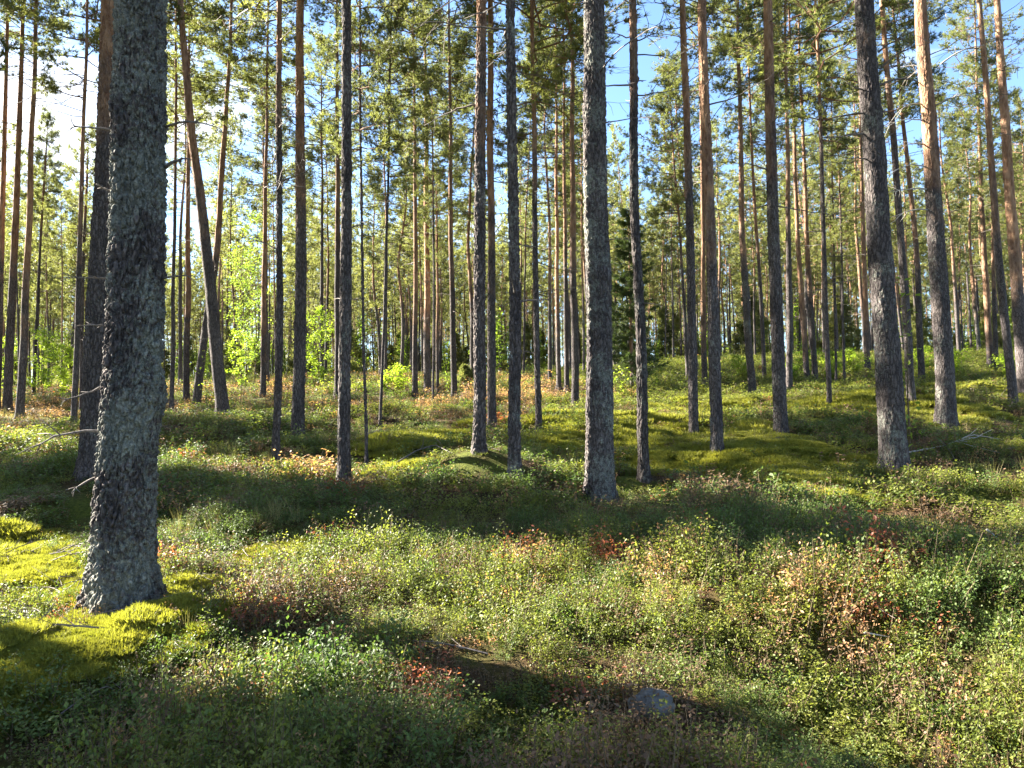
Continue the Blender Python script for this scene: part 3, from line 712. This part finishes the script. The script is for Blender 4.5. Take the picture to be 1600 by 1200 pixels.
def leaves(r, P, ln, wd, flat=.5):
    n = len(P); d = unit(r.normal(0, 1, (n, 3)) * np.array([1, 1, flat]) + np.array([0, 0, -.15])); s = unit(np.cross(d, r.normal(0, .35, (n, 3)) + np.array([0, 0, 1.])))
    nn = np.cross(s, d); L = ln * r.uniform(.6, 1.2, (n, 1)); W = wd * r.uniform(.7, 1.2, (n, 1))
    return np.stack([P, P + d * L * .45 + s * W * .5 + nn * W * .12, P + d * L, P + d * L * .45 - s * W * .5 + nn * W * .12], 1).reshape(-1, 3)
young = [young_mesh('young_growth', 0, NEEDLE_FAR_LIT, False), young_mesh('young_growth', 1, SPRUCE, False), young_mesh('young_growth', 2, NEEDLE_FAR_LIT, False), young_mesh('young_growth', 3, LEAF_G, True)]
n = 900; yy = rng.uniform(58, 150, n); xx = rng.uniform(-1, 1, n) * yy * .78
scatter('far_undergrowth', young, np.column_stack([xx, yy, gz(xx, yy)]), np.column_stack([np.zeros((n, 2)), rng.uniform(0, 6.28, n)]), rng.uniform(.5, 1.9, (n, 1)) * np.ones((1, 3)), rng.choice([0, 2, 3, 3], n), 'young conifers and bushes filling the far wood at eye level', 'undergrowth')

# ------------------------------------------------------------------ spruce, saplings
def spruce_tree(px, py, top_px_y, halfw, label, seed, m=SPRUCE):
    B = hit(px, py); Y = B[1]; r = np.random.default_rng(seed)
    H = (at_depth(px, top_px_y, Y) - B)[2]; Wd = halfw * Y / F
    root = link('spruce_tree', None, None, B); tag(root, label, 'spruce')
    mb = MB(); t = np.linspace(0, 1, 10); mb.tube(np.stack([0 * t, 0 * t, t * H - .1], 1), .012 * H * (1 - .93 * t), 8, 0); link('trunk', mb.mesh('spruce_trunk', [BARK], True), root)
    c = MB(); PP, DD = [], []
    z = .12 * H
    while z < H * .97:
        u = z / H
        for k in range(r.integers(5, 8)):
            az = r.uniform(0, 6.28); L = Wd * (1.05 - u) ** .75 * r.uniform(.65, 1.15) + .08
            p = limb_pts(r, np.array([0, 0, z + r.uniform(-.08, .08)]), az, -.25 + .5 * u + r.normal(0, .12), L, .35)
            c.tube(p, np.linspace(.012, .004, len(p)), 3, 0, False)
            n = int(9 + L * 22); tt = r.uniform(.12, 1, n); q, d = along(p, tt)
            sd = np.stack([-d[:, 1], d[:, 0], 0 * d[:, 0]], 1) * r.choice([-1, 1], n)[:, None]
            PP.append(q + sd * r.uniform(0, .28, (n, 1)) * L * (1.1 - tt[:, None]) + np.array([0, 0, -.05]) * r.random((n, 1))); DD.append(unit(d + sd * .8 + np.array([0, 0, -.35])))
        z += .034 * H * r.uniform(.7, 1.3)
    c.tris(blades(r, np.concatenate(PP), np.concatenate(DD), 9, .10 + .012 * H, .02, .5), 3, 1)
    link('crown', c.mesh('spruce_crown', [TWIG, m]), root)
    return root
spruce_tree(988, 612, 318, 52, 'dark spruce with drooping branches behind the slim sunlit pine', 4)
spruce_tree(728, 606, 572, 14, 'low green young spruce beside the lone dark pine', 6, NEEDLE)

def sapling(px, py, top_y, halfw, nleaf, label, seed, m=LEAF_Y, ln=.07, low=.15, cat='sapling', name='birch_sapling', depth=None, bend=0.0):
    B = hit(px, py)
    if depth: x_, y_, _ = at_depth(px, py, depth); B = np.array([x_, y_, float(gz(x_, y_))])
    Y = B[1]; r = np.random.default_rng(seed)
    H = (at_depth(px, top_y, Y) - B)[2]; Wd = halfw * Y / F
    root = link(name, None, None, B); tag(root, label, cat)
    mb = MB(); t = np.linspace(0, 1, 9)
    st = np.stack([bend * H * t * t + .03 * H * np.sin(t * 5 + seed) * t, .03 * H * np.sin(t * 4 + seed) * t, t * H - .03], 1)
    mb.tube(st, .0075 * H ** .7 * (1 - .85 * t) + .001, 6, 0); link('stem', mb.mesh('sapling_stem', [STEM], True), root)
    c = MB(); PP = []
    nb = max(6, int(14 + H * 5))
    for k in range(nb):
        u = low + (1 - low) * (k + r.random()) / nb
        q, _ = along(st, np.array([u])); az = r.uniform(0, 6.28); L = Wd * (math.sin(math.pi * min(1, .18 + .8 * (1 - u) ** .8)) * .9 + .15) * r.uniform(.5, 1.15)
        p = limb_pts(r, q[0], az, r.uniform(.1, .7), L, -.15)
        c.tube(p, np.linspace(.004 * H ** .4, .0015, len(p)), 3, 0, False)
        n = max(2, int(nleaf * (2.8 if nleaf > 200 else 1.0) / nb)); tt = r.uniform(.25, 1, n); q, d = along(p, tt)
        PP.append(q + r.normal(0, .11 * L + .015, (n, 3)))
    c.tris(leaves(r, np.concatenate(PP), ln, ln * .62), 4, 1)
    link('foliage', c.mesh('sapling_foliage', [STEM, m]), root)
    return root
sapling(497, 612, 488, 36, 800, 'bright yellow green birch sapling glowing between two dark trunks', 1, ln=.10)
sapling(384, 606, 330, 42, 800, 'tall pale green young birch behind the crooked leaning pine', 2, LEAF_G, ln=.11, low=.1)
sapling(372, 612, 520, 26, 420, 'short yellow green birch at the foot of the tall pale birch', 12, ln=.10)
sapling(398, 600, 400, 34, 700, 'slender young birch right of the tall pale birch', 13, LEAF_G, ln=.11)
sapling(66, 622, 520, 30, 700, 'bushy yellow green rowan sapling left of the thin pair at far left', 3, ln=.10, name='rowan_sapling')
sapling(98, 625, 540, 24, 500, 'smaller yellow green rowan sapling beside the slender dark pine', 5, ln=.10, name='rowan_sapling')
sapling(8, 615, 528, 20, 350, 'yellow green sapling cut by the left picture edge', 6, ln=.10)
sapling(80, 606, 500, 34, 600, 'dim green sapling behind the two yellow green rowans', 7, LEAF_G, ln=.11)
sapling(322, 640, 545, 26, 60, 'small rowan with few large yellow leaves under the leaning pines', 8, LEAF_Y, ln=.11, low=.3, name='rowan_sapling')
sapling(376, 640, 560, 20, 40, 'thin yellow leaved shoot right of the crooked pine foot', 18, LEAF_Y, ln=.10, low=.3, name='rowan_sapling')
sapling(1424, 728, 430, 26, 75, 'spindly rowan with few bright leaves beside the stout dark pine', 10, LEAF_G, ln=.11, low=.08, name='rowan_sapling', bend=-.02)
sapling(1418, 700, 655, 26, 70, 'low leafy shoot at the right side of the stout dark pine foot', 20, LEAF_G, ln=.09, low=.1, name='rowan_sapling')
sapling(622, 613, 577, 24, 420, 'low yellow green bush left of the tight pine row', 11, LEAF_Y, ln=.10, low=.02)
sapling(600, 612, 588, 16, 260, 'smaller yellow green bush beside the low bush of the middle gap', 14, LEAF_Y, ln=.10, low=.02)
sapling(700, 612, 582, 10, 120, 'tiny green shoot beside the lone dark pine', 15, LEAF_G, ln=.10, low=.02)
sapling(968, 622, 575, 22, 120, 'small yellow leaved shoot right of the thick central trunk', 16, LEAF_Y, ln=.10, low=.1)
sapling(1030, 610, 560, 20, 160, 'green leaved shoot at the foot of the dark spruce', 17, LEAF_G, ln=.10, low=.1)
for k, (px, py, ty, hw, nl, lab) in enumerate([(1262, 590, 545, 24, 380, 'yellow bush behind the leaning slim pair'), (1300, 592, 550, 26, 420, 'yellow bush around the needle thin stems'), (1335, 588, 545, 24, 400, 'yellow bush left of the orange far pine in the thicket'),
        (1160, 595, 558, 20, 260, 'pale yellow bush behind the bent far pine'), (1500, 588, 552, 30, 420, 'yellow green bush right of the glowing orange pine'), (1575, 588, 560, 22, 280, 'yellow green bush between the two edge pines'), (1240, 600, 572, 18, 240, 'low golden bush at the foot of the dark far pine'), (1445, 585, 545, 20, 260, 'green yellow bush behind the stout dark pine')]):
    sapling(px, py, ty, hw, nl, lab, 40 + k, LEAF_Y if k % 3 else LEAF_G, ln=.11, low=.02, cat='bush', name='birch_bush')

# ------------------------------------------------------------------ forest floor cover
def shrub_mesh(name, seed, m, stems=9, H=.22, nleaf=22, ln=.02, wd=.012, spread=.13, upright=.9):
    r = np.random.default_rng(seed); mb = MB(); PP = []
    for k in range(stems):
        a = r.uniform(0, 6.28); R = spread * math.sqrt(r.random()); b = np.array([R * math.cos(a), R * math.sin(a), -.03])
        h = H * r.uniform(.55, 1.15); d = unit(np.array([math.cos(a) * R * 2.2 + r.normal(0, .15), math.sin(a) * R * 2.2 + r.normal(0, .15), upright]))
        p = np.stack([b, b + d * h * .5 + r.normal(0, .012, 3), b + d * h + r.normal(0, .02, 3)])
        mb.tube(p, [.0022, .0018, .0010], 3, 0, False)
        n = max(3, int(nleaf * r.uniform(.7, 1.3))); t = r.uniform(.3, 1.02, n).clip(0, 1); q, _ = along(p, t)
        PP.append(q + r.normal(0, .022, (n, 3)) * np.array([1, 1, .6]))
    mb.tris(leaves(r, np.concatenate(PP), ln, wd, .7), 4, 1)
    return mb.mesh(name, [STEM, m])
def moss_mesh(name, seed, n=170, rad=.085, h=.028):
    r = np.random.default_rng(seed); mb = MB()
    a = r.uniform(0, 6.28, n); R = rad * np.sqrt(r.random(n)); z = .020 * np.sqrt(np.clip(1 - (R / rad) ** 2, 0, 1)) - .006
    P = np.stack([R * np.cos(a), R * np.sin(a), z], 1); D = unit(np.stack([np.cos(a) * R / rad * .6, np.sin(a) * R / rad * .6, 1 + 0 * a], 1))
    mb.tris(blades(r, P, D, 3, h, .006, .45), 3, 0); return mb.mesh(name, [M_MOSS])
def grass_mesh(name, seed):
    r = np.random.default_rng(seed); mb = MB(); n = 26
    P = np.column_stack([r.normal(0, .04, (n, 2)), np.zeros(n)]); D = unit(np.column_stack([r.normal(0, .35, (n, 2)), np.ones(n)]))
    mb.tris(blades(r, P, D, 1, .24, .004, .1), 3, 0); return mb.mesh(name, [M_GRASS])

def cover_points():
    out = []
    for y0, y1, dens, sc in ((1.6, 4.5, 105, .85), (4.5, 7.5, 95, .9), (7.5, 13, 48, 1.15), (13, 25, 20, 1.6), (25, 62, 6.5, 2.3)):
        A = (y1 - y0) * (.76 * (y0 + y1) + 3.0); n = int(A * dens)
        y = np.sqrt(rng.uniform(y0 ** 2, y1 ** 2, n)); x = rng.uniform(-1, 1, n) * (.76 * y + 1.5)
        out.append(np.column_stack([x, y, np.full(n, sc)]))
    return np.concatenate(out)
CP = cover_points()
x, y, sc = CP.T
mm = moss_mask(x, y)
n1 = fbm(x / 1.1, y / 1.1, s=5, octv=3); n2 = fbm(x / .5, y / .5, s=15, octv=3); n3 = fbm(x / 2.8, y / 2.8, s=25, octv=3)
keep = (rng.random(len(x)) > mm * np.where(y > 7.5, .72, .95)) & (rng.random(len(x)) < .86 + .6 * n2)
for q in NEAR:
    keep &= np.hypot(x - q[0], y - q[1]) > .14
kind = np.where(n3 + .7 * n2 > .30, 1, 0)                     # 0 green lingonberry, 1 yellow green bilberry
kind = np.where((y > 8) & (rng.random(len(x)) < .35), 1, kind)
kind = np.where(n2 - .3 * n1 > .55, 3, kind)
u_ = rng.random(len(x)); kind = np.where(u_ < .13, 3, np.where(u_ > .86, 0, np.where((u_ > .815) & (n1 > -.1), 4, kind)))                  # brown
kind = np.where((fbm(x / .4, y / .4, s=55, octv=2) > 1.08), 2, kind)
farl = (y > 17) & (x < .06 * y) & (fbm(x / 3, y / 1.5, s=65, octv=2) > -.15)
kind = np.where(farl & (rng.random(len(x)) < .75), np.where(rng.random(len(x)) < .5, 3, 4), kind)
kind = np.where((y > 20) & (x > .06 * y) & (rng.random(len(x)) < .7), 1, kind)
def patch(px, py, r, k, p=.85):
    global kind
    c = hit(px, py); d = np.hypot(x - c[0], (y - c[1])) / r
    kind = np.where((d < 1 + .5 * n2) & (rng.random(len(x)) < p), k, kind)
patch(975, 872, .16, 2); patch(1310, 985, .30, 4, .45); patch(1120, 960, .2, 4, .4); patch(850, 900, .25, 4, .3); patch(1240, 985, .16, 4, .35); patch(1390, 985, .12, 2, .25); patch(1500, 970, .32, 0, .6); patch(1560, 1000, .3, 0, .5); patch(540, 850, .14, 2, .6)
patch(545, 1000, .1, 2, .6); patch(1000, 930, .2, 4, .4); patch(720, 900, .5, 1, .55); patch(500, 900, .5, 1, .6); patch(1100, 920, .5, 1, .5); patch(480, 1130, .5, 0, .4); patch(700, 1130, .45, 0, .4); patch(300, 1100, .5, 0, .35); patch(200, 1150, .4, 3, .25)
patch(760, 1050, .25, 3, .7); patch(1150, 1180, .25, 3, .7); patch(510, 740, .5, 4, .5); patch(600, 745, .5, 4, .4); patch(80, 640, 2.0, 4, .7); patch(860, 620, 2.5, 4, .5)
patch(1180, 900, .2, 3, .5); patch(800, 740, .8, 0, .7)
keep &= ~((kind == 0) & (y > 15) & (x > .1 * y) & (rng.random(len(x)) < .5))
P = np.column_stack([x, y, gz(x, y)])
nn = len(x)
rot = np.column_stack([rng.normal(0, .12, nn), rng.normal(0, .12, nn), rng.uniform(0, 6.28, nn)])
scl = (sc * rng.uniform(.6, 1.3, nn) * (1 + .4 * n2))[:, None] * np.ones((1, 3)); scl[:, 2] *= np.where(sc > 1.4, .58, np.where(y > 6.5, .72, 1.0)) * np.clip(1 + .35 * n1, .6, 1.5)
for q in NEAR[:len(PINES)]:
    scl *= np.where(np.hypot(x - q[0], (y - q[1] + .25) * .8) < .5, .62, 1.0)[:, None]
KIND = [('lingonberry_cover', M_GREEN, 'low dark green lingonberry shrubs carpeting the forest floor', 'shrubs', dict(ln=.019, wd=.012, nleaf=38)),
        ('bilberry_cover', M_YELL, 'low yellow green bilberry shrubs carpeting the sunny floor', 'shrubs', dict(ln=.020, wd=.012, nleaf=34)),
        ('red_bilberry_cover', M_RED, 'small patches of autumn red bilberry leaves', 'shrubs', dict(ln=.025, wd=.014, nleaf=20)),
        ('brown_shrub_cover', M_TAN, 'withered brown dwarf shrubs between the green ones', 'shrubs', dict(ln=.018, wd=.010, nleaf=18)),
        ('orange_bilberry_cover', M_ORG, 'orange pink autumn bilberry leaves in sunlit patches', 'shrubs', dict(ln=.020, wd=.011, nleaf=18))]
for k, (nm, m, lab, cat, kw) in enumerate(KIND):
    s = keep & (kind == k)
    ms = [shrub_mesh(nm + '_plant', k * 20 + i, m, **kw) for i in range(4)]
    kf = dict(kw); kf['ln'] *= 1.5; kf['wd'] *= 1.6; kf['nleaf'] = int(kf['nleaf'] * .6)
    ms += [shrub_mesh(nm + '_plant', k * 20 + 10 + i, m, **kf) for i in range(3)]
    idx = np.where(sc[s] > 1.0, rng.integers(4, 7, s.sum()), rng.integers(0, 4, s.sum()))
    scatter(nm, ms, P[s], rot[s], scl[s], idx, lab, cat)
# moss
mp = []
for mx, my, r in MOSS_W:
    dens = 260 if my < 7 else 70 if my < 14 else 22
    n = int(dens * 9 * r * r * 1.3); qx = mx + rng.uniform(-1.5, 1.5, n) * r; qy = my + rng.uniform(-1.7, 1.7, n) * r
    ok = (moss_mask(qx, qy) > .45) & (rng.random(n) < .6)
    mp.append(np.column_stack([qx, qy, np.full(n, 1.0 if my < 7 else 1.9 if my < 14 else 3.2)])[ok])
mp = np.concatenate(mp); n = len(mp)
scatter('moss', [moss_mesh('moss_tuft', i) for i in range(4)], np.column_stack([mp[:, :2], gzm(mp[:, 0], mp[:, 1])]), np.column_stack([rng.normal(0, .1, (n, 2)), rng.uniform(0, 6.28, n)]),
        mp[:, 2:3] * rng.uniform(.7, 1.3, (n, 1)) * np.array([[1, 1, .9]]), rng.integers(0, 4, n), 'yellow green moss cushions on the open floor', 'moss')
# grass and dry stalks
n = 2600; gy = np.sqrt(rng.uniform(2.2 ** 2, 22 ** 2, n)); gx = rng.uniform(-1, 1, n) * (.76 * gy + 1)
ok = fbm(gx / 1.5, gy / 1.5, s=95, octv=2) > .05; gx, gy = gx[ok], gy[ok]; n = len(gx)
scatter('grass', [grass_mesh('grass_tuft', i) for i in range(3)], np.column_stack([gx, gy, gz(gx, gy)]), np.column_stack([rng.normal(0, .1, (n, 2)), rng.uniform(0, 6.28, n)]),
        (rng.uniform(.6, 1.3, n) * np.clip(gy / 9, .55, 1))[:, None] * np.ones((1, 3)), rng.integers(0, 3, n), 'thin dry grass stalks scattered among the dwarf shrubs', 'grass')

def litter_mesh(name, seed):
    r = np.random.default_rng(seed); mb = MB(); L = .34
    p = np.array([[0, 0, .012], [L * .35, r.normal(0, .02), .03], [L * .7, r.normal(0, .03), .035], [L, r.normal(0, .04), .03]])
    mb.tube(p, [.004, .0035, .0028, .0015], 4, 0)
    for k in range(6):
        q, d = along(p, np.array([r.uniform(.2, .95)])); dd = unit(d[0] + r.normal(0, .7, 3) * np.array([1, 1, .4])); l = r.uniform(.05, .15)
        mb.tube(np.stack([q[0], q[0] + dd * l * .5, q[0] + dd * l + r.normal(0, .012, 3)]), [.0022, .0018, .001], 3, 0)
    return mb.mesh(name, [TWIG])
n = 420; gy = np.sqrt(rng.uniform(2.4 ** 2, 14 ** 2, n)); gx = rng.uniform(-1, 1, n) * (.76 * gy + 1)
gx[:150] = rng.uniform(-5.0, -1.4, 150); gy[:150] = rng.uniform(4.2, 6.8, 150)
mk = moss_mask(gx, gy); ok = (mk > .3) | (rng.random(n) < .4); gx, gy = gx[ok], gy[ok]; n = len(gx)
scatter('twig_litter', [litter_mesh('litter_twig', i) for i in range(4)], np.column_stack([gx, gy, gzm(gx, gy) + .012]), np.column_stack([rng.normal(0, .12, (n, 2)), rng.uniform(0, 6.28, n)]),
        rng.uniform(.5, 1.5, (n, 1)) * np.ones((1, 3)), rng.integers(0, 4, n), 'fine dead twigs strewn over the moss and between the shrubs', 'twigs')

# ------------------------------------------------------------------ stones, stump, fallen branches
def stone(px, py, rx, rz, label, seed, lift=0.0):
    B = hit(px, py); nu, nv = 40, 22
    u = np.linspace(0, 2 * np.pi, nu, endpoint=False); v = np.linspace(0.02, np.pi - .02, nv)
    U, V = np.meshgrid(u, v); X, Y, Z = np.cos(U) * np.sin(V), np.sin(U) * np.sin(V), np.cos(V)
    R = 1 + .28 * fbm(X * 1.3 + seed, Y * 1.3, Z * 1.3, s=seed, octv=4)
    pts = np.stack([X * R * rx, Y * R * rx * .75, Z * R * rz], -1).reshape(-1, 3)
    f = [(i * nu + j, (i + 1) * nu + j, (i + 1) * nu + (j + 1) % nu, i * nu + (j + 1) % nu) for i in range(nv - 1) for j in range(nu)] + [tuple(range(nu)), tuple((nv - 1) * nu + j for j in range(nu))[::-1]]
    mb = MB(); mb.add(pts, f, 0); o = link('stone', mb.mesh('stone', [STONE], True), None, (B[0], B[1], B[2] + lift)); tag(o, label, 'stone')
stone(1018, 1125, .10, .07, 'grey stone sunk among dark shrubs in the lower middle', 3, .055)
stone(28, 978, .07, .04, 'small pale stone lying in the yellow moss', 5, .03)

def stump(px, py, w, h, label):
    B = hit(px, py); Y = B[1]
    me, _ = trunk_path_mesh('stump', [(0, 0, 0), (1, .02, 0)], w * Y / F / 2, 24, .02, h, 71, rough=.02, flare=.4, taper=.1)
    root = link('tree_stump', None, None, B); tag(root, label, 'stump')
    t = link('trunk', me, root); t['orange_from'] = 9.0; t['lichen'] = .0
stump(503, 640, 9, .42, 'short weathered stump in the brown shrubs right of the reddish pine')

def fallen(pix, r, label, seed, lift=.12, m=TWIG, tw=5):
    rr = np.random.default_rng(seed)
    W = [hit(*q) for q in pix]; B = W[0].copy()
    pts = np.array([w + np.array([0, 0, lift + .05 * math.sin(i * 2 + seed)]) for i, w in enumerate(W)]) - B
    t = np.linspace(0, 1, 14); p, _ = along(pts, t)
    mb = MB(); mb.tube(p, r * (1 - .75 * t), 7, 0)
    for k in range(tw):
        a = rr.uniform(.25, .95); q, d = along(p, np.array([a])); dd = unit(d[0] + rr.normal(0, .7, 3) + np.array([0, 0, .25])); l = rr.uniform(.12, .35) * np.linalg.norm(pts[-1])
        mb.tube(np.stack([q[0], q[0] + dd * l * .5 + rr.normal(0, .03, 3), q[0] + dd * l + rr.normal(0, .05, 3)]), [r * .5, r * .4, r * .15], 4, 0)
    o = link('fallen_branch', mb.mesh('fallen_branch', [m], True), None, tuple(B)); tag(o, label, 'branch')
fallen([(1395, 735), (1440, 722), (1480, 708), (1520, 700), (1562, 706)], .014, 'pale arched fallen branch on the floor right of the stout dark pine foot', 1, .16, WOOD)
fallen([(1470, 706), (1486, 716), (1492, 730)], .012, 'short pale twig crossing under the arched fallen branch', 2, .12, tw=2)
fallen([(1515, 615), (1545, 624), (1580, 628)], .02, 'pale fallen branch on the slope before the right edge pines', 3, .15)
fallen([(95, 1150), (130, 1134), (165, 1132), (190, 1120)], .004, 'thin grey twig lying on dark shrubs in the lower left corner', 4, .13, tw=2)
fallen([(620, 735), (650, 722), (680, 712), (705, 722)], .014, 'brown fallen branch arching over the shaded middle hollow', 5, .15, TWIG, 4)
fallen([(0, 890), (40, 880), (75, 875)], .006, 'thin dead twig lying across the sunny moss', 6, .06, TWIG, 6)
fallen([(20, 940), (80, 935), (135, 950)], .006, 'twiggy dead branch in the moss at the thick trunk foot', 7, .06, TWIG, 8)
fallen([(1545, 893), (1575, 885), (1600, 878)], .007, 'pale stick above the green shrub clump at lower right', 8, .2, WOOD, 0)
fallen([(1352, 1045), (1390, 1033)], .006, 'short pale stick among sunlit shrubs below the orange leaves', 9, .16, WOOD, 0)
fallen([(985, 605), (970, 592), (955, 578)], .02, 'bare brown bough at the foot of the slim sunlit pine', 10, .3, TWIG, 4)
